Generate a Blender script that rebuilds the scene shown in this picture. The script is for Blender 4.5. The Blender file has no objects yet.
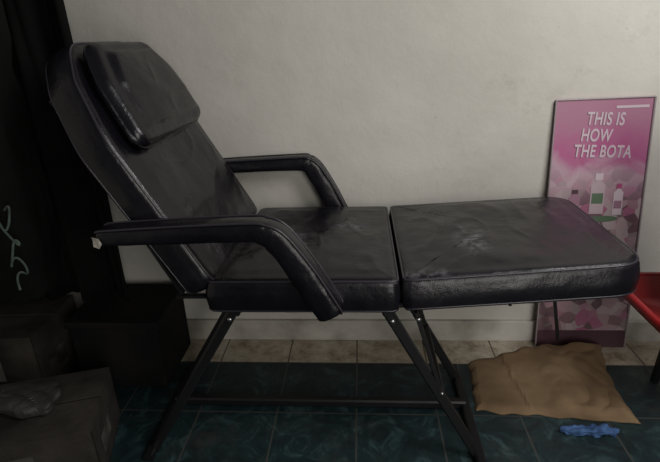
import bpy, bmesh, math, random
from mathutils import Matrix, Vector, noise
random.seed(4)
sc=bpy.context.scene
sc.view_settings.view_transform='Standard'
coll=bpy.context.collection

# ---------------------------------------------------------------- camera
cam=bpy.data.cameras.new('camera'); co=bpy.data.objects.new('camera',cam); coll.objects.link(co)
cam.lens=26.18; cam.clip_start=0.01
R=Matrix.Rotation(math.radians(4.0),4,'Z')@Matrix.Rotation(math.radians(68),4,'X')@Matrix.Rotation(math.radians(-2.0),4,'Z')
co.matrix_world=Matrix.Translation((0,0,1.25))@R
sc.camera=co

# ---------------------------------------------------------------- materials
def mat(name,col,rough=.5,metal=0,spec=.5):
    m=bpy.data.materials.new(name); m.use_nodes=True
    b=m.node_tree.nodes['Principled BSDF']
    b.inputs['Base Color'].default_value=(*col,1); b.inputs['Roughness'].default_value=rough
    b.inputs['Metallic'].default_value=metal; b.inputs['Specular IOR Level'].default_value=spec
    return m
def N(m,t,**k):
    n=m.node_tree.nodes.new(t)
    for a,v in k.items():
        if a in n.inputs: n.inputs[a].default_value=v
        else: setattr(n,a,v)
    return n
def L(m,a,b): m.node_tree.links.new(a,b)
def B(m): return m.node_tree.nodes['Principled BSDF']
def coords(m,scale=(1,1,1),kind='Object'):
    tc=N(m,'ShaderNodeTexCoord'); mp=N(m,'ShaderNodeMapping'); mp.inputs['Scale'].default_value=scale
    L(m,tc.outputs[kind],mp.inputs['Vector']); return mp.outputs[0]
def ramp(m,src,stops):
    r=N(m,'ShaderNodeValToRGB'); e=r.color_ramp.elements
    while len(e)<len(stops): e.new(.5)
    for i,(p,c) in enumerate(stops):
        e[i].position=p; e[i].color=(*c,1) if len(c)==3 else c
    L(m,src,r.inputs[0]); return r.outputs[0]
def mixc(m,fac,a,b,mode='MIX'):
    n=N(m,'ShaderNodeMix',data_type='RGBA',blend_type=mode)
    for i,v in ((0,fac),(6,a),(7,b)):
        if hasattr(v,'is_linked'): L(m,v,n.inputs[i])
        else: n.inputs[i].default_value=v if i==0 else (*v,1)
    return n.outputs[2]
def mth_(m,op,a,b=None):
    q=N(m,'ShaderNodeMath',operation=op)
    for i,z in enumerate((a,b)):
        if z is None: continue
        if hasattr(z,'is_linked'): L(m,z,q.inputs[i])
        else: q.inputs[i].default_value=z
    return q.outputs[0]
def noisy(m,c1,c2,scale=5,detail=6,bump=0,bscale=None,lo=.35,hi=.65,vec=None,stretch=(1,1,1)):
    v=vec or coords(m,stretch)
    n=N(m,'ShaderNodeTexNoise',Scale=scale,Detail=detail); L(m,v,n.inputs['Vector'])
    c=ramp(m,n.outputs[0],[(lo,c1),(hi,c2)]); L(m,c,B(m).inputs['Base Color'])
    if bump:
        n2=N(m,'ShaderNodeTexNoise',Scale=bscale or scale*4,Detail=8); L(m,v,n2.inputs['Vector'])
        bp=N(m,'ShaderNodeBump',Strength=bump,Distance=.01); L(m,n2.outputs[0],bp.inputs['Height']); L(m,bp.outputs[0],B(m).inputs['Normal'])
    return m

def leather(name,scuff=.5,spots=()):
    m=mat(name,(.016,.014,.02),.36,0,.5); v=coords(m)
    n=N(m,'ShaderNodeTexNoise',Scale=3.5,Detail=5,Roughness=.6); L(m,v,n.inputs['Vector'])
    base=ramp(m,n.outputs[0],[(.3,(.0035,.003,.005)),(.7,(.0075,.0065,.010))])
    s1=N(m,'ShaderNodeTexNoise',Scale=9,Detail=12,Roughness=.75,Distortion=.6); L(m,v,s1.inputs['Vector'])
    s=ramp(m,s1.outputs[0],[(.64,(0,0,0)),(.78,(1,1,1))])
    f=mth_(m,'MULTIPLY',s,scuff)
    for (p,r,st,k) in spots:
        d=N(m,'ShaderNodeVectorMath',operation='DISTANCE')
        mp=N(m,'ShaderNodeMapping'); mp.vector_type='POINT'; L(m,v,mp.inputs['Vector']); mp.inputs['Location'].default_value=tuple(-p[i]*st[i] for i in range(3)); mp.inputs['Scale'].default_value=st
        L(m,mp.outputs[0],d.inputs[0]); d.inputs[1].default_value=(0,0,0)
        fall=N(m,'ShaderNodeMapRange'); L(m,d.outputs['Value'],fall.inputs[0]); fall.inputs[1].default_value=0; fall.inputs[2].default_value=r; fall.inputs[3].default_value=1; fall.inputs[4].default_value=0
        q=N(m,'ShaderNodeTexNoise',Scale=28,Detail=10,Roughness=.75); L(m,v,q.inputs['Vector'])
        qq=ramp(m,q.outputs[0],[(.46,(0,0,0)),(.68,(1,1,1))])
        f=mth_(m,'MAXIMUM',f,mth_(m,'MULTIPLY',mth_(m,'MULTIPLY',fall.outputs[0],qq),k))
    c=mixc(m,f,base,(.30,.29,.33)); L(m,c,B(m).inputs['Base Color'])
    rr=N(m,'ShaderNodeMapRange'); L(m,n.outputs[0],rr.inputs[0]); rr.inputs[1].default_value=.3; rr.inputs[2].default_value=.7; rr.inputs[3].default_value=.22; rr.inputs[4].default_value=.36
    L(m,rr.outputs[0],B(m).inputs['Roughness'])
    vo=N(m,'ShaderNodeTexVoronoi',Scale=330); L(m,v,vo.inputs['Vector'])
    w=N(m,'ShaderNodeTexNoise',Scale=12,Detail=5); L(m,v,w.inputs['Vector'])
    b1=N(m,'ShaderNodeBump',Strength=.12,Distance=.002); L(m,vo.outputs[0],b1.inputs['Height'])
    b2=N(m,'ShaderNodeBump',Strength=.45,Distance=.012); L(m,w.outputs[0],b2.inputs['Height']); L(m,b1.outputs[0],b2.inputs['Normal'])
    L(m,b2.outputs[0],B(m).inputs['Normal'])
    return m
M_lea=leather('black_vinyl',.12,[((.33,1.34,.68),.06,(1,.45,.5),1.0),((.18,1.16,.65),.05,(.5,1,.5),.6),((-.21,1.38,.65),.08,(1,.6,.5),.9),((-.02,1.50,.65),.05,(.5,1,.5),.6),((-.47,1.25,.72),.06,(.6,1,.5),.5)])
M_arm=leather('arm_vinyl',.14)
M_pipe=mat('piping',(.03,.027,.034),.3)
M_metal=mat('black_tube',(.008,.008,.009),.4,0,.5)
M_bolt=mat('bolt',(.5,.5,.5),.3,1)
M_torn=noisy(mat('torn_backing',(.4,.36,.3),.9),(.34,.30,.26),(.62,.58,.52),40)

# ---------------------------------------------------------------- mesh helpers
def obj(name,me,parent=None,m=None,smooth=False):
    o=bpy.data.objects.new(name,me); coll.objects.link(o)
    if m: me.materials.append(m)
    if parent: o.parent=parent
    if smooth:
        for p in me.polygons: p.use_smooth=True
    return o
def empty(name,loc=(0,0,0)):
    e=bpy.data.objects.new(name,None); coll.objects.link(e); e.location=loc; return e
def mesh(name,vs,fs,parent=None,m=None,smooth=False):
    me=bpy.data.meshes.new(name); me.from_pydata([tuple(v) for v in vs],[],fs); me.update()
    bm=bmesh.new(); bm.from_mesh(me); bmesh.ops.recalc_face_normals(bm,faces=bm.faces); bm.to_mesh(me); bm.free()
    return obj(name,me,parent,m,smooth)
def box(name,a,b,m,parent=None,bev=0,rotz=0,tilt=None):
    c=[(a[i]+b[i])/2 for i in range(3)]; s=[abs(b[i]-a[i]) for i in range(3)]
    bm=bmesh.new(); bmesh.ops.create_cube(bm,size=1); bmesh.ops.scale(bm,vec=s,verts=bm.verts)
    if bev: bmesh.ops.bevel(bm,geom=bm.edges[:],offset=bev,segments=3,affect='EDGES',profile=.5)
    M=Matrix.Translation(c)@Matrix.Rotation(rotz,4,'Z')
    if tilt: M=M@tilt
    bmesh.ops.transform(bm,matrix=M,verts=bm.verts)
    me=bpy.data.meshes.new(name); bm.to_mesh(me); bm.free()
    return obj(name,me,parent,m,False)
def tube(name,pts,r,m,parent=None,cyclic=False,res=3,smooth=False):
    cu=bpy.data.curves.new(name,'CURVE'); cu.dimensions='3D'; cu.bevel_depth=r; cu.bevel_resolution=res; cu.use_fill_caps=True
    sp=cu.splines.new('NURBS' if smooth else 'POLY'); sp.points.add(len(pts)-1)
    for p,q in zip(sp.points,pts): p.co=(*q,1)
    sp.use_cyclic_u=cyclic
    if smooth: sp.order_u=4; sp.use_endpoint_u=not cyclic; sp.resolution_u=6
    cu.materials.append(m)
    tmp=bpy.data.objects.new('t',cu); coll.objects.link(tmp)
    dg=bpy.context.evaluated_depsgraph_get(); me=bpy.data.meshes.new_from_object(tmp.evaluated_get(dg))
    bpy.data.objects.remove(tmp); me.name=name
    return obj(name,me,parent,None,True)
def sqtube(name,p,q,w,h,m,parent,side=Vector((0,1,0))):
    p=Vector(p); q=Vector(q); d=(q-p).normalized()
    if abs(d.dot(side))>.9: side=Vector((1,0,0))
    s=(side-d*side.dot(d)).normalized(); u=d.cross(s); vs=[]
    b=.18
    for e in (p,q):
        for (a,c) in ((-1,-1+b*2),(-1+b*2,-1),(1-b*2,-1),(1,-1+b*2),(1,1-b*2),(1-b*2,1),(-1+b*2,1),(-1,1-b*2)):
            vs.append(e+s*a*w/2+u*c*h/2)
    fs=[(i,(i+1)%8,8+(i+1)%8,8+i) for i in range(8)]+[tuple(range(8)),tuple(range(8,16))]
    return mesh(name,vs,fs,parent,m)
def rounded(pts,rads,seg=8,n=120):
    out=[]; k=len(pts)
    for i in range(k):
        p=Vector(pts[i]); a=(Vector(pts[i-1])-p); b=(Vector(pts[(i+1)%k])-p)
        an=a.normalized(); bn=b.normalized(); ang=an.angle(bn); r=rads[i]
        t=min(r/math.tan(ang/2),a.length*.49,b.length*.49)
        s=p+an*t; e=p+bn*t
        for j in range(seg+1):
            u=j/seg; out.append(s*(1-u)**2+p*2*u*(1-u)+e*u*u)
    L_=[0]
    for i in range(len(out)): L_.append(L_[-1]+(out[(i+1)%len(out)]-out[i]).length)
    tot=L_[-1]; res=[]; j=0
    for i in range(n):
        d=tot*i/n
        while L_[j+1]<d: j+=1
        seglen=L_[j+1]-L_[j]
        res.append(out[j].lerp(out[(j+1)%len(out)],(d-L_[j])/seglen if seglen else 0))
    return res
def cushion(name,outline,T,r,crown,M,m,parent,amp=.002,seed=0,pipe=2,puck=0.0):
    n=len(outline); nor=[]
    for i in range(n):
        t=(outline[(i+1)%n]-outline[i-1]).normalized(); nor.append(Vector((t.y,-t.x)))
    A=sum((outline[i].x*outline[(i+1)%n].y-outline[(i+1)%n].x*outline[i].y) for i in range(n))
    if A<0: nor=[-q for q in nor]
    c=sum(outline,Vector((0,0)))/n
    xs=[p.x for p in outline]; ys=[p.y for p in outline]; bx=((min(xs)+max(xs))/2,(max(xs)-min(xs))/2); by=((min(ys)+max(ys))/2,(max(ys)-min(ys))/2)
    vs=[]; rings=[]
    def ring(f):
        st=len(vs)
        for i in range(n): vs.append(f(i))
        rings.append(st)
    def off(i,d): return outline[i]-nor[i]*d
    for t in (.3,.8): ring(lambda i:Vector((*(c.lerp(off(i,r*.8),t)),0)))
    for k in range(5):
        a=k/4*math.pi/2; ring(lambda i:Vector((*off(i,r*.7*(1-math.sin(a))),r*.7*(1-math.cos(a)))))
    for k in range(1,6):
        z=r*.7+(T-r-r*.7)*k/6; bul=math.sin(k/6*math.pi)*.004
        def f(i):
            p=off(i,-bul-puck*noise.noise(Vector((i*.35,k*.4,seed)))); return Vector((*p,z))
        ring(f)
    for k in range(7):
        a=k/6*math.pi/2; ring(lambda i:Vector((*off(i,r*(1-math.cos(a))),T-r+r*math.sin(a))))
    K=38
    def top(p,t):
        e=min(1,t*6); e=e*e*(3-2*e)
        ax=min(1,abs(p.x-bx[0])/bx[1]); ay=min(1,abs(p.y-by[0])/by[1])
        w=noise.noise(Vector((p.x*5,p.y*5,seed)))*amp*2.2+noise.noise(Vector((p.x*20,p.y*12,seed+5)))*amp*.7
        rid=(1-abs(noise.noise(Vector((p.x*7,p.y*4,seed+9)))*2))**8*amp*.9
        return T+crown*(1-ax**3)*(1-ay**3)*e+(w+rid)*e
    for k in range(1,K):
        t=k/K
        def f(i):
            p=off(i,r).lerp(c,t); return Vector((*p,top(p,t)))
        ring(f)
    ct=len(vs); vs.append(Vector((*c,top(c,1)))); cb=len(vs); vs.append(Vector((*c,0)))
    fs=[]
    for a,b in zip(rings,rings[1:]):
        for i in range(n): j=(i+1)%n; fs.append((a+i,a+j,b+j,b+i))
    for i in range(n):
        j=(i+1)%n; fs.append((rings[-1]+i,rings[-1]+j,ct)); fs.append((rings[0]+j,rings[0]+i,cb))
    o=mesh(name,[M@v for v in vs],fs,parent,m,True)
    if pipe>0: tube(name+'_piping_top',[M@Vector((*off(i,r*.25),T-r*.30)) for i in range(0,n)],.0034,M_pipe,parent,True,2)
    if pipe>1: tube(name+'_piping_bottom',[M@Vector((*off(i,r*.1),r*.45)) for i in range(0,n)],.0028,M_pipe,parent,True,2)
    return o
def frame(o,x,y,z):
    return Matrix(((x[0],y[0],z[0],o[0]),(x[1],y[1],z[1],o[1]),(x[2],y[2],z[2],o[2]),(0,0,0,1)))

# ---------------------------------------------------------------- ROOM
WY=1.81
M_wall=mat('plaster_wall',(.5,.49,.46),.8,0,.25)
v=coords(M_wall)
n=N(M_wall,'ShaderNodeTexNoise',Scale=1.6,Detail=7,Roughness=.6); L(M_wall,v,n.inputs['Vector'])
c=ramp(M_wall,n.outputs[0],[(.3,(.51,.49,.44)),(.7,(.64,.62,.565))])
sm=N(M_wall,'ShaderNodeTexNoise',Scale=4.0,Detail=14,Roughness=.78); L(M_wall,v,sm.inputs['Vector'])
sr=ramp(M_wall,sm.outputs[0],[(.56,(0,0,0)),(.74,(.6,.6,.6))])
sp=N(M_wall,'ShaderNodeTexNoise',Scale=34,Detail=6,Roughness=.7); L(M_wall,v,sp.inputs['Vector'])
spr=ramp(M_wall,sp.outputs[0],[(.68,(0,0,0)),(.75,(.6,.6,.6))])
L(M_wall,mixc(M_wall,spr,mixc(M_wall,sr,c,(.36,.33,.28)),(.2,.17,.14)),B(M_wall).inputs['Base Color'])
n2=N(M_wall,'ShaderNodeTexNoise',Scale=7,Detail=9,Roughness=.55); L(M_wall,v,n2.inputs['Vector'])
n3=N(M_wall,'ShaderNodeTexNoise',Scale=90,Detail=4); L(M_wall,v,n3.inputs['Vector'])
b1=N(M_wall,'ShaderNodeBump',Strength=.35,Distance=.016); L(M_wall,n2.outputs[0],b1.inputs['Height'])
b2=N(M_wall,'ShaderNodeBump',Strength=.25,Distance=.002); L(M_wall,n3.outputs[0],b2.inputs['Height']); L(M_wall,b1.outputs[0],b2.inputs['Normal'])
L(M_wall,b2.outputs[0],B(M_wall).inputs['Normal'])
box('wall_back',(-1.6,WY,-.05),(2.3,WY+.1,2.5),M_wall)
box('wall_left',(-1.6,-1.2,-.05),(-1.5,WY,2.5),M_wall)
M_base=noisy(mat('baseboard',(.5,.48,.44),.6),(.30,.28,.24),(.56,.54,.49),6,8,.3,30,.3,.6)
box('baseboard_back',(-1.5,WY-.018,0.0),(2.3,WY,.10),M_base,bev=.004)

M_floor=mat('tiled_floor',(.1,.1,.1),.3)
m=M_floor; tc=N(m,'ShaderNodeTexCoord'); sep=N(m,'ShaderNodeSeparateXYZ'); L(m,tc.outputs['Object'],sep.inputs[0])
def mth(op,a,b=None,cc=None):
    q=N(m,'ShaderNodeMath',operation=op)
    for i,z in enumerate((a,b,cc)):
        if z is None: continue
        if hasattr(z,'is_linked'): L(m,z,q.inputs[i])
        else: q.inputs[i].default_value=z
    return q.outputs[0]
TS=.286
def line(coord,o,w):
    f=mth('FRACT',mth('DIVIDE',mth('SUBTRACT',coord,o),TS)); d=mth('ABSOLUTE',mth('SUBTRACT',f,.5)); return mth('GREATER_THAN',d,.5-w/TS/2)
gx=line(sep.outputs[0],-.308-TS*10,.006); gy=line(sep.outputs[1],1.632-TS*10,.006)
g=mth('MAXIMUM',gx,gy)
beige=mth('GREATER_THAN',sep.outputs[1],1.632)
mp=tc.outputs['Object']
a=N(m,'ShaderNodeTexNoise',Scale=9,Detail=10,Roughness=.72,Distortion=1.6); L(m,mp,a.inputs['Vector'])
green=ramp(m,a.outputs[0],[(.36,(.004,.011,.013)),(.53,(.009,.026,.029)),(.68,(.045,.09,.095))])
bn=N(m,'ShaderNodeTexNoise',Scale=14,Detail=12,Roughness=.75); L(m,mp,bn.inputs['Vector'])
bei=ramp(m,bn.outputs[0],[(.34,(.20,.155,.10)),(.48,(.44,.38,.29)),(.66,(.62,.57,.48))])
tile=mixc(m,beige,green,bei)
gcol=mixc(m,beige,(.05,.055,.05),(.11,.085,.06))
dst=N(m,'ShaderNodeTexNoise',Scale=3,Detail=14,Roughness=.78); L(m,mp,dst.inputs['Vector'])
dr=ramp(m,dst.outputs[0],[(.52,(0,0,0)),(.75,(.4,.4,.4))])
L(m,mixc(m,dr,mixc(m,g,tile,gcol),(.10,.09,.075)),B(m).inputs['Base Color'])
L(m,ramp(m,dst.outputs[0],[(.3,(.4,)*3),(.7,(.7,)*3)]),B(m).inputs['Roughness'])
bp=N(m,'ShaderNodeBump',Strength=.4,Distance=.003,invert=True); L(m,g,bp.inputs['Height']); L(m,bp.outputs[0],B(m).inputs['Normal'])
box('floor',(-1.6,-1.2,-.05),(2.3,WY,0),M_floor)

# ---------------------------------------------------------------- FACIAL BED
bed=empty('reclining_facial_bed')
Y0,Y1=1.13,1.74; YC=(Y0+Y1)/2; hw=(Y1-Y0)/2
cushion('seat',rounded([(-.432,-hw),(.103,-hw),(.103,hw),(-.385,hw)],[.03,.02,.02,.03]),.105,.022,.008,Matrix.Translation((0,YC,.545)),M_lea,bed,.0035,1,puck=.002)
ang=math.radians(3.8); ca,sa=math.cos(ang),math.sin(ang)
ML=frame((.112,YC,.548),(ca,0,sa),(0,1,0),(-sa,0,ca))
cushion('leg_rest',rounded([(0,-hw),(.635,-hw+.01),(.635,hw-.03),(0,hw)],[.02,.09,.09,.02]),.105,.026,.010,ML,M_lea,bed,.0035,7,puck=.002)
ta=math.radians(60.5); u=Vector((-math.cos(ta),0,math.sin(ta))); nn=Vector((math.sin(ta),0,math.cos(ta)))
front=Vector((-.40,YC,.655)); TB=.098
MB=frame(front-nn*TB,u,(0,1,0),nn)
cushion('backrest',rounded([(-.02,-hw),(.44,-hw),(.60,-hw+.06),(.700,-hw+.15),(.700,hw-.12),(.60,hw-.05),(.44,hw),(-.02,hw)],[.04,.2,.1,.12,.10,.1,.2,.04]),TB,.024,.010,MB,M_lea,bed,.0035,13,puck=.002)
MP=frame(front+nn*.008,u,(0,1,0),nn)
cushion('head_pillow',rounded([(.375,-hw+.050),(.56,-hw+.080),(.670,-hw+.14),(.670,hw-.13),(.57,hw-.07),(.380,hw-.045)],[.05,.1,.07,.06,.1,.05]),.050,.030,.024,MP,M_lea,bed,.0025,21,pipe=0,puck=.003)
def arm(name,Y,xs):
    path=[Vector((-.655+xs,0,.800)),Vector((-.50+xs,0,.806)),Vector((-.29+xs,0,.812)),Vector((-.245+xs*.8,0,.806)),Vector((-.207+xs*.6,0,.780)),Vector((-.147+xs*.4,0,.69)),Vector((-.085+xs*.2,0,.580))]
    hs=[.046,.052,.056,.062,.070,.076,.076]
    P=[];H=[]
    for i in range(len(path)-1):
        p0=path[max(i-1,0)];p1=path[i];p2=path[i+1];p3=path[min(i+2,len(path)-1)]
        for k in range(8):
            t=k/8; P.append(.5*((2*p1)+(p2-p0)*t+(2*p0-5*p1+4*p2-p3)*t*t+(3*p1-p0-3*p2+p3)*t**3)); H.append(hs[i]*(1-t)+hs[i+1]*t)
    P.append(path[-1]);H.append(hs[-1])
    n=28; vs=[];fs=[];W=.062
    pts=[(P[i],H[i]) for i in range(len(P))]
    d0=(P[1]-P[0]).normalized(); d1=(P[-1]-P[-2]).normalized()
    ex0=[(P[0]-d0*q,H[0],1-(q/.02)**2) for q in (.0199,.017,.012,.006)]
    ex1=[(P[-1]+d1*q,H[-1],1-(q/.02)**2) for q in (.006,.012,.017,.0199)]
    allr=[(p,h,math.sqrt(max(s,.003))) for p,h,s in ex0]+[(p,h,1) for p,h in pts]+[(p,h,math.sqrt(max(s,.003))) for p,h,s in ex1]
    edgeA=[];edgeB=[]
    for i,(p,h,s) in enumerate(allr):
        a=allr[max(i-1,0)][0]; b=allr[min(i+1,len(allr)-1)][0]; d=(b-a).normalized(); up=Vector((-d.z,0,d.x))
        if up.z<0 and abs(d.x)>.1: up=-up
        for j in range(n):
            th=2*math.pi*j/n; cx=math.copysign(abs(math.cos(th))**.55,math.cos(th)); cy=math.copysign(abs(math.sin(th))**.55,math.sin(th))
            wn=1+.05*noise.noise(Vector((i*.3,j*.5,Y)))
            vs.append(Vector((p.x,Y,p.z))+Vector((0,1,0))*cx*W/2*s*wn+up*cy*h/2*s*wn)
        if s>.7:
            edgeA.append(Vector((p.x,Y-W/2*s*.93,p.z))+up*h/2*s*.93); edgeB.append(Vector((p.x,Y+W/2*s*.93,p.z))+up*h/2*s*.93)
    k=len(allr)
    for i in range(k-1):
        for j in range(n): j2=(j+1)%n; fs.append((i*n+j,i*n+j2,(i+1)*n+j2,(i+1)*n+j))
    fs.append(tuple(range(n))); fs.append(tuple(range((k-1)*n,k*n)))
    mesh(name,vs,fs,bed,M_arm,True)
    tube(name+'_seam_outer',edgeA,.003,M_pipe,bed); tube(name+'_seam_inner',edgeB,.003,M_pipe,bed)
arm('armrest_near',Y0-.034,0.005); arm('armrest_far',Y1+.034,.055)
mesh('armrest_torn_patch',[(-.672,Y0-.062,.780),(-.655,Y0-.067,.776),(-.645,Y0-.068,.790),(-.652,Y0-.067,.804),(-.672,Y0-.063,.806),(-.678,Y0-.05,.792)],[(0,1,2,3,4,5)],bed,M_torn)
FN,FF=1.165,1.53; FC=1.385
for s,Y in (('near',FN),('far',FF)):
    sqtube('leg_head_'+s,(-.36,Y,.545),(-.685,Y,.012),.025,.03,M_metal,bed)
    sqtube('leg_foot_'+s,(.065,Y,.548),(.36,Y,.012),.025,.03,M_metal,bed)
    sqtube('side_rail_'+s,(-.40,Y+.03,.537),(.30,Y+.03,.545),.025,.02,M_metal,bed)
    sqtube('brace_'+s,(.15,Y,.535),(.235,Y,.25),.02,.012,M_metal,bed)
sqtube('foot_bar_head',(-.69,1.12,.013),(-.69,1.60,.013),.03,.026,M_metal,bed)
sqtube('foot_bar_foot',(.365,1.12,.013),(.365,1.60,.013),.03,.026,M_metal,bed)
sqtube('stretcher',(-.69,FC,.02),(.365,FC,.02),.03,.03,M_metal,bed)
sqtube('cross_rail_head',(-.36,FN,.53),(-.36,FF,.53),.025,.025,M_metal,bed)
sqtube('cross_rail_foot',(.07,FN,.53),(.07,FF,.53),.025,.025,M_metal,bed)
sqtube('cross_brace_foot',(.235,FN,.25),(.235,FF,.25),.02,.02,M_metal,bed)
sqtube('leg_rest_support',(.575,1.66,.57),(.575,1.66,.26),.018,.012,M_metal,bed)
sqtube('leg_rest_prop',(.68,1.66,.58),(.78,1.66,.10),.014,.012,M_metal,bed)
sqtube('leg_rest_rail',(.15,1.66,.545),(.70,1.66,.575),.02,.016,M_metal,bed)
sqtube('backrest_rail_near',front-nn*(TB+.012)+Vector((0,-.2,0)),front-nn*(TB+.012)+u*.6+Vector((0,-.2,0)),.025,.02,M_metal,bed)
sqtube('backrest_rail_far',front-nn*(TB+.012)+Vector((0,.2,0)),front-nn*(TB+.012)+u*.6+Vector((0,.2,0)),.025,.02,M_metal,bed)
sqtube('backrest_ratchet',(-.69,1.25,.86),(-.54,1.25,.545),.02,.012,M_metal,bed)
sqtube('seat_rail_extension',(-.56,1.25,.535),(-.36,1.25,.535),.02,.012,M_metal,bed)
def bolt(name,x,y,z,r=.008):
    bm=bmesh.new(); bmesh.ops.create_cone(bm,cap_ends=True,segments=16,radius1=r,radius2=r*.7,depth=.006)
    bmesh.ops.transform(bm,matrix=Matrix.Translation((x,y,z))@Matrix.Rotation(math.pi/2,4,'X'),verts=bm.verts)
    me=bpy.data.meshes.new(name); bm.to_mesh(me); bm.free(); obj(name,me,bed,M_bolt,True)
bolt('bolt_1',.085,FN-.015,.51); bolt('bolt_2',.157,FN-.013,.515); bolt('bolt_3',.235,FN-.013,.26,.006); bolt('bolt_4',-.375,FN-.015,.515)

# ---------------------------------------------------------------- POSTER
ps=empty('leaning_poster_board')
bl=Vector((.735,1.755,.0)); br=Vector((1.10,1.755,.0)); tl=Vector((.697,1.800,1.015)); tr=Vector((1.035,1.800,1.02))
M_pos=mat('poster_print',(.8,.2,.5),.4)
m=M_pos; uvn=N(m,'ShaderNodeUVMap'); uvn.uv_map='UVMap'; sp2=N(m,'ShaderNodeSeparateXYZ'); L(m,uvn.outputs[0],sp2.inputs[0])
ms=N(m,'ShaderNodeMapping'); ms.inputs['Scale'].default_value=(1,2.8,1); L(m,uvn.outputs[0],ms.inputs['Vector'])
pa=N(m,'ShaderNodeTexNoise',Scale=2.6,Detail=5,Distortion=1.0); L(m,ms.outputs[0],pa.inputs['Vector'])
sumv=mth('ADD',sp2.outputs[1],mth('MULTIPLY',mth('SUBTRACT',pa.outputs[0],.5),.25))
grad=ramp(m,sumv,[(.0,(.16,.11,.12)),(.40,(.34,.25,.28)),(.60,(.40,.21,.30)),(.72,(.50,.34,.41)),(.80,(.43,.11,.25)),(.95,(.40,.19,.27))])
vo=N(m,'ShaderNodeTexVoronoi',Scale=9,feature='F1'); L(m,ms.outputs[0],vo.inputs['Vector'])
dn=N(m,'ShaderNodeTexNoise',Scale=9,Detail=4); L(m,ms.outputs[0],dn.inputs['Vector'])
blob=ramp(m,vo.outputs['Color'],[(.28,(.05,.02,.03)),(.34,(.30,.17,.20)),(.5,(.52,.45,.46)),(.60,(.10,.12,.08)),(.68,(.38,.30,.32)),(.85,(.34,.08,.18))])
blob2=mixc(m,mth('MULTIPLY',dn.outputs[0],.6),blob,(.30,.20,.22))
lower=ramp(m,sp2.outputs[1],[(.60,(.95,)*3),(.80,(0,0,0))])
L(m,mixc(m,lower,grad,blob2),B(m).inputs['Base Color'])
t=Vector((0,.008,0))
V=[bl,br,tr,tl,bl+t,br+t,tr+t,tl+t]
o=mesh('board',V,[(0,1,2,3),(7,6,5,4),(0,4,5,1),(1,5,6,2),(2,6,7,3),(3,7,4,0)],ps,M_pos)
uv=o.data.uv_layers.new(name='UVMap'); uvd={0:(0,0),1:(1,0),2:(1,1),3:(0,1),4:(0,0),5:(1,0),6:(1,1),7:(0,1)}
for lp in o.data.loops: uv.data[lp.index].uv=uvd[lp.vertex_index]
px=(br-bl).normalized(); py=(tl-bl).normalized(); pz=px.cross(py).normalized(); py=pz.cross(px)
if pz.y>0: pz=-pz
def PP(a,b,d=.002):
    return bl.lerp(br,a).lerp(tl.lerp(tr,a),b)+pz*d
M_wht=mat('poster_white',(.58,.48,.53),.5)
def ptext(s,a,b,size,mt=M_wht):
    nm='text_'+s.split()[-1].lower()
    cu=bpy.data.curves.new(nm,'FONT'); cu.body=s; cu.size=size; cu.offset=.0013; cu.extrude=.0003; cu.align_x='CENTER'; cu.space_character=1.08
    cu.materials.append(mt)
    o=bpy.data.objects.new(nm,cu); coll.objects.link(o); o.parent=ps
    Mx=frame(PP(a,b),px,py,pz); o.matrix_world=Mx@Matrix.Diagonal((.68,1.05,1,1))@Matrix.Rotation(math.radians(-2),4,'Z')
ptext('THIS IS',.52,.910,.060); ptext('HOW',.44,.853,.060); ptext('THE BOTA',.52,.795,.060)
def pquad(name,a0,b0,a1,b1,mt,d=.0015): return mesh(name,[PP(a0,b0,d),PP(a1,b0,d),PP(a1,b1,d),PP(a0,b1,d)],[(0,1,2,3)],ps,mt)
def pshape(name,pts,mt,d=.0017): return mesh(name,[PP(a,b,d) for a,b in pts],[tuple(range(len(pts)))],ps,mt)
def pdisc(name,a,b,rx,rz,mt,d=.0017):
    return pshape(name,[(a+rx*math.cos(i*math.pi/16),b+rz*math.sin(i*math.pi/16)) for i in range(32)],mt,d)
M_pl=mat('print_pale',(.46,.36,.40),.5); M_gr=mat('print_green',(.10,.16,.10),.5); M_dk=mat('print_dark',(.07,.03,.04),.5); M_pk=mat('print_pink',(.38,.07,.18),.5); M_mv=mat('print_mauve',(.30,.16,.22),.5)
pquad('print_header',.62,.965,.95,.974,M_wht)
def pbottle(nm,a,b,w,h,mt,cap):
    pshape(nm,[(a-w,b),(a+w,b),(a+w,b+h*.72),(a+w*.45,b+h*.80),(a+w*.45,b+h*.84),(a-w*.45,b+h*.84),(a-w*.45,b+h*.80),(a-w,b+h*.72)],mt)
    pquad(nm+'_cap',a-w*.55,b+h*.84,a+w*.55,b+h,cap,.002)
pbottle('print_bottle_a',.52,.58,.075,.155,M_pl,M_wht); pquad('print_label_a',.46,.62,.58,.66,M_gr,.0022)
pbottle('print_bottle_b',.74,.575,.05,.12,M_wht,M_pk); pquad('print_label_b',.70,.60,.78,.63,M_mv,.0022)
pbottle('print_bottle_c',.28,.575,.06,.10,M_mv,M_dk); pdisc('print_jar_lid',.38,.565,.09,.012,M_wht,.0023); pquad('print_jar_body',.30,.535,.46,.565,M_pl,.0021)
pdisc('print_leaf',.60,.56,.16,.012,M_gr,.0012)
pquad('print_caption',.10,.43,.60,.442,M_wht); pquad('print_caption_b',.10,.405,.48,.414,M_wht)
pdisc('print_berry',.30,.28,.10,.030,M_dk); pdisc('print_cream',.62,.26,.12,.030,M_pl,.0016)
pquad('print_strip',.0,.0,1,.08,M_dk,.0013)
M_lam=mat('silver_edge',(.34,.29,.30),.4,.1)
tube('trim_left',[bl+pz*.002,tl+pz*.002],.003,M_lam,ps); tube('trim_right',[br+pz*.002,tr+pz*.002],.004,M_lam,ps); tube('trim_top',[tl+pz*.002,tr+pz*.002],.003,M_lam,ps)

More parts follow.
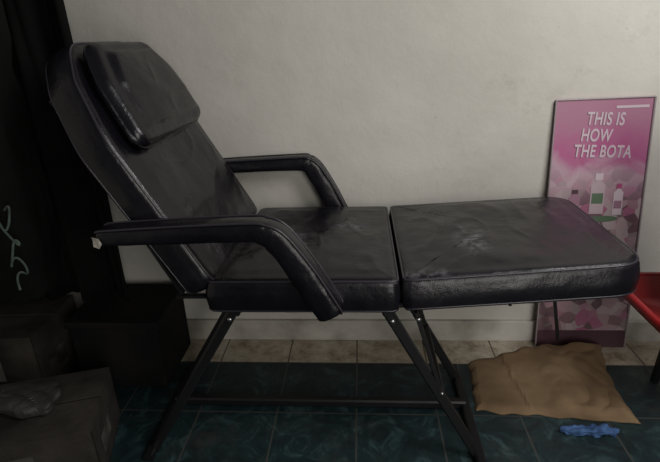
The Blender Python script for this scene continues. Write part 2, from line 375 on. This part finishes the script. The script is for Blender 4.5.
# ---------------------------------------------------------------- crumple helper
def crumple(name,a,b,res,amp,scale,m,seed=0,rotz=0,top=None,rnd=.5,flat=True,power=3.0,parent=None,shear=0):
    cx,cy=(a[0]+b[0])/2,(a[1]+b[1])/2; sx,sy,sz=(b[0]-a[0])/2,(b[1]-a[1])/2,(b[2]-a[2])
    bm=bmesh.new(); bmesh.ops.create_cube(bm,size=2); bmesh.ops.subdivide_edges(bm,edges=bm.edges[:],cuts=res,use_grid_fill=True)
    for v in bm.verts:
        p=v.co.copy(); l=(abs(p.x)**power+abs(p.y)**power+abs(p.z)**power)**(1/power); q=p/l*1.0
        q=p.lerp(q,rnd)
        w=Vector((q.x*sx,q.y*sy,q.z*sz/2))
        nz=noise.noise_vector(w*scale+Vector((seed,0,0)))*amp
        rd=(abs(noise.noise(w*scale*1.9+Vector((0,seed,0))))-.25)*amp*1.6
        rd2=(abs(noise.noise(w*scale*4.2+Vector((0,seed,3))))-.25)*amp*.7
        w=w+nz+q.normalized()*(rd+rd2)
        z=w.z+sz/2
        if top: z*=top(q.x,q.y)
        s=min(1,max(0,z/sz*1.6-.3))
        v.co=Vector((w.x+shear*s,w.y,max(z,0.001)))
    bmesh.ops.transform(bm,matrix=Matrix.Translation((cx,cy,a[2]))@Matrix.Rotation(rotz,4,'Z'),verts=bm.verts)
    me=bpy.data.meshes.new(name); bm.to_mesh(me); bm.free()
    return obj(name,me,parent,m,not flat)

M_kraft=noisy(mat('kraft_paper',(.4,.28,.16),.85,0,.3),(.15,.095,.05),(.235,.16,.09),7,8,.15,40)
def paperbag():
    nx,ny=80,50; vs=[];fs=[]
    rnd=random.Random(12); cre=[]
    for i in range(14):
        th=rnd.uniform(0,math.pi); cre.append((math.cos(th),math.sin(th),rnd.uniform(-.1,1.0),rnd.uniform(.4,1.0)*rnd.choice((-1,1))))
    def height(s,t):
        base=.010+.006*t
        r=max(0,(s-.45)/.55); r=min(1,r*2.4); r=r*r*(3-2*r)
        f=sum(k*abs((s-.5)*cx*1.4+(t-.5)*cy-(d-.5)*.9) for cx,cy,d,k in cre)
        f=.5+.5*math.tanh(f*.6)
        f2=abs(noise.noise(Vector((s*8,t*5,2))))
        h=base+(.006*f+.003*f2)*(1-r)+r*(.010+.040*f+.016*f2)
        h+=.006*math.exp(-((s-.36+.12*t)/.012)**2)
        return h
    def P(s,t):
        x0=.402+.03*t; x1=.94+.07*t-.03*math.sin(t*3)
        yb=1.366-.05*s+.014*noise.noise(Vector((s*9,0,0))); yt=1.635+.11*min(1,s*2.2)+.03*noise.noise(Vector((s*8,3,0)))
        x=x0+(x1-x0)*s+.010*noise.noise(Vector((t*7,s*3,2))); y=yb+(yt-yb)*t
        return x,y
    for j in range(ny+1):
        for i in range(nx+1):
            s,t=i/nx,j/ny; x,y=P(s,t)
            e=min(1,min(s*25,(1-s)*14,t*14,(1-t)*10)); e=e**.6
            vs.append((x,y,.003+height(s,t)*e))
    for j in range(ny):
        for i in range(nx): a=j*(nx+1)+i; fs.append((a,a+1,a+nx+2,a+nx+1))
    st=len(vs)
    for j in range(ny+1):
        for i in range(nx+1): x,y=P(i/nx,j/ny); vs.append((x,y,.001))
    for j in range(ny):
        for i in range(nx): a=st+j*(nx+1)+i; fs.append((a,a+nx+1,a+nx+2,a+1))
    mesh('kraft_paper_bag',vs,fs,None,M_kraft,False)
paperbag()
M_blue=noisy(mat('blue_cloth',(.05,.15,.45),.8),(.020,.055,.15),(.055,.13,.30),30)
crumple('blue_cleaning_cloth',(.66,1.250,0),(.84,1.292,.026),14,.014,22,M_blue,seed=8,rnd=.8,flat=False)

# ---------------------------------------------------------------- RIGHT : red tray on black stool
M_red=mat('red_plastic',(.33,.012,.015),.4); M_bag=noisy(mat('black_fabric',(.02,.02,.022),.8),(.007,.007,.009),(.020,.019,.024),6,6,.3,80)
tub=empty('red_plastic_tub')
def loft(name,rings,m,parent,cap0=True,cap1=False,smooth=True):
    vs=[v for r in rings for v in r]; n=len(rings[0]); fs=[]
    for i in range(len(rings)-1):
        for j in range(n): fs.append((i*n+j,i*n+(j+1)%n,(i+1)*n+(j+1)%n,(i+1)*n+j))
    if cap0: fs.append(tuple(range(n)))
    if cap1: fs.append(tuple(range((len(rings)-1)*n,len(rings)*n)))
    return mesh(name,vs,fs,parent,m,smooth)
def rr(cx,cy,hx,hy,rad,z): return [Vector((cx+p.x,cy+p.y,z)) for p in rounded([(-hx,-hy),(hx,-hy),(hx,hy),(-hx,hy)],[rad]*4,8,64)]
TX,TY,Z=1.125,1.41,.430
loft('tub_body',[rr(TX,TY,.19,.13,.06,Z-.078),rr(TX,TY,.225,.165,.07,Z-.045),rr(TX,TY,.238,.178,.08,Z-.014),rr(TX,TY,.245,.182,.08,Z-.012),rr(TX,TY,.245,.182,.08,Z),rr(TX,TY,.228,.165,.08,Z),rr(TX,TY,.19,.13,.06,Z-.065),rr(TX,TY,.02,.02,.01,Z-.068)],M_red,tub)
tube('tub_rim',rr(TX,TY,.24,.178,.08,Z-.006),.013,M_red,tub,True)
st=empty('black_stool'); SX=TX+.10
box('stool_seat',(SX-.17,TY-.14,.315),(SX+.17,TY+.15,.350),M_metal,st,.01)
for i,(a,b) in enumerate(((-1,-1),(1,-1),(1,1),(-1,1))): sqtube('stool_leg_%d'%(i+1),(SX+a*.12,TY+b*.11,.32),(SX+a*.12,TY+b*.13,.002),.025,.025,M_metal,st)
for i,b in enumerate((-1,1)): sqtube('stool_rung_%d'%(i+1),(SX-.11,TY+b*.124,.13),(SX+.11,TY+b*.124,.13),.018,.018,M_metal,st)
crumple('black_backpack',(.99,1.35,Z-.052),(1.24,1.47,.98),14,.018,5,M_bag,seed=5,rnd=.5,flat=False,shear=-.10)

# ---------------------------------------------------------------- LEFT clutter
M_cur=noisy(mat('black_curtain_cloth',(.01,.01,.011),.95,0,.1),(.004,.004,.004),(.008,.008,.008),5)
vs=[];fs=[];nx=120;nz=30
for k in range(nz+1):
    z=.34+1.91*k/nz
    for i in range(nx+1):
        s=i/nx; x=-1.48+.56*s*(1+.06*(1-k/nz)); y=1.62+.035*math.sin(s*24+.4*math.sin(k*.2))+.012*math.sin(s*61+k*.1)-.02*(1-k/nz)
        vs.append((x,y,z))
for k in range(nz):
    for i in range(nx): a=k*(nx+1)+i; fs.append((a,a+1,a+nx+2,a+nx+1))
cu=mesh('black_curtain',vs,fs,None,M_cur,True); md=cu.modifiers.new('s','SOLIDIFY'); md.thickness=.006
tube('curtain_rod',[(-1.5,1.62,2.26),(-.80,1.62,2.26)],.012,M_metal)
crumple('black_hanging_coat',(-1.22,1.20,.50),(-.95,1.40,1.80),14,.03,4,M_cur,seed=11,rnd=.7,flat=False)
M_rope=noisy(mat('green_cord',(.3,.32,.3),.8),(.025,.04,.032),(.075,.105,.085),40)
pts=[]
for i in range(70):
    t=i*.2; pts.append((-.972+.014*math.sin(t*1.3)+.010*noise.noise(Vector((t*.7,0,0))),1.175+.010*math.cos(t*1.1),.84-t*.016+.022*math.sin(t*2.1)+.02*noise.noise(Vector((0,t*.5,0)))))
tube('hanging_green_cord',pts,.0032,M_rope,None,smooth=True)
M_bbox=noisy(mat('dark_box',(.02,.02,.02),.8,0,.2),(.005,.005,.006),(.014,.013,.012),6)
bb=empty('black_storage_box')
box('box_body',(-1.10,1.47,0),(-.76,1.76,.27),M_bbox,bb,.01); box('box_lid',(-1.11,1.46,.27),(-.75,1.77,.30),M_bbox,bb,.008)
M_card=noisy(mat('cardboard',(.3,.24,.18),.9,0,.2),(.012,.010,.009),(.060,.053,.045),5,14,.4,30,.32,.68)  # cardboard brown darkened: the dimness of the left side is in the colour
M_tape=noisy(mat('tape_white_shaded',(.45,.43,.40),.6),(.03,.027,.024),(.11,.10,.09),14,10,0)  # white tape toned down, same left-side shade painted into its colour
def carton(name,cx,cy,hx,hy,z0,h,rot,flaps=True):
    e=empty(name); Mx=Matrix.Translation((cx,cy,z0))@Matrix.Rotation(rot,4,'Z'); t=.005
    def part(nm,a,b,mt=M_card,extra=None):
        o=box(nm,a,b,mt,e)
        o.data.transform(Mx@(extra or Matrix.Identity(4))); return o
    part('side_front',(-hx,-hy,0),(hx,-hy+t,h)); part('side_back',(-hx,hy-t,0),(hx,hy,h)); part('side_left',(-hx,-hy,0),(-hx+t,hy,h)); part('side_right',(hx-t,-hy,0),(hx,hy,h)); part('bottom',(-hx,-hy,0),(hx,hy,t))
    part('flap_front',(-hx,-hy,h),(hx,-.004,h+t)); part('flap_back',(-hx,.004,h),(hx,hy,h+t*1.4))
    part('label',(-hx*.5,-hy-.001,h*.4),(hx*.1,-hy,h*.75),M_tape)
    part('sticker',(hx,-hy*.6,h*.3),(hx+.001,hy*.1,h*.6),M_tape)
    return e
carton('cardboard_box',-1.02,1.13,.19,.15,0,.20,.30)
carton('cardboard_box',-1.32,1.50,.15,.15,0,.30,.05)
M_gbag=noisy(mat('grey_plastic_bag',(.2,.2,.2),.6),(.010,.010,.010),(.035,.033,.031),7)  # grey plastic with the shade of the left corner put into the colour
crumple('crumpled_grey_bag',(-1.15,1.08,.212),(-.94,1.20,.255),14,.014,7,M_gbag,seed=2,rnd=.8)

# ---------------------------------------------------------------- LIGHT
def area(name,loc,target,size,sy,power,col):
    l=bpy.data.lights.new(name,'AREA'); l.shape='RECTANGLE'; l.size=size; l.size_y=sy; l.energy=power; l.color=col
    o=bpy.data.objects.new(name,l); coll.objects.link(o); o.location=loc
    o.rotation_euler=(Vector(target)-Vector(loc)).to_track_quat('-Z','Y').to_euler(); return o
area('window_daylight',(1.3,.55,2.15),(.3,1.75,.8),.8,1.0,24,(1,.98,.97))
area('doorway_daylight',(.9,-1.1,1.1),(.3,1.7,.5),.9,1.8,22,(1,.96,.90))
w=bpy.data.worlds.new('w'); sc.world=w; w.use_nodes=True
w.node_tree.nodes['Background'].inputs[0].default_value=(.95,.95,1,1); w.node_tree.nodes['Background'].inputs[1].default_value=.05
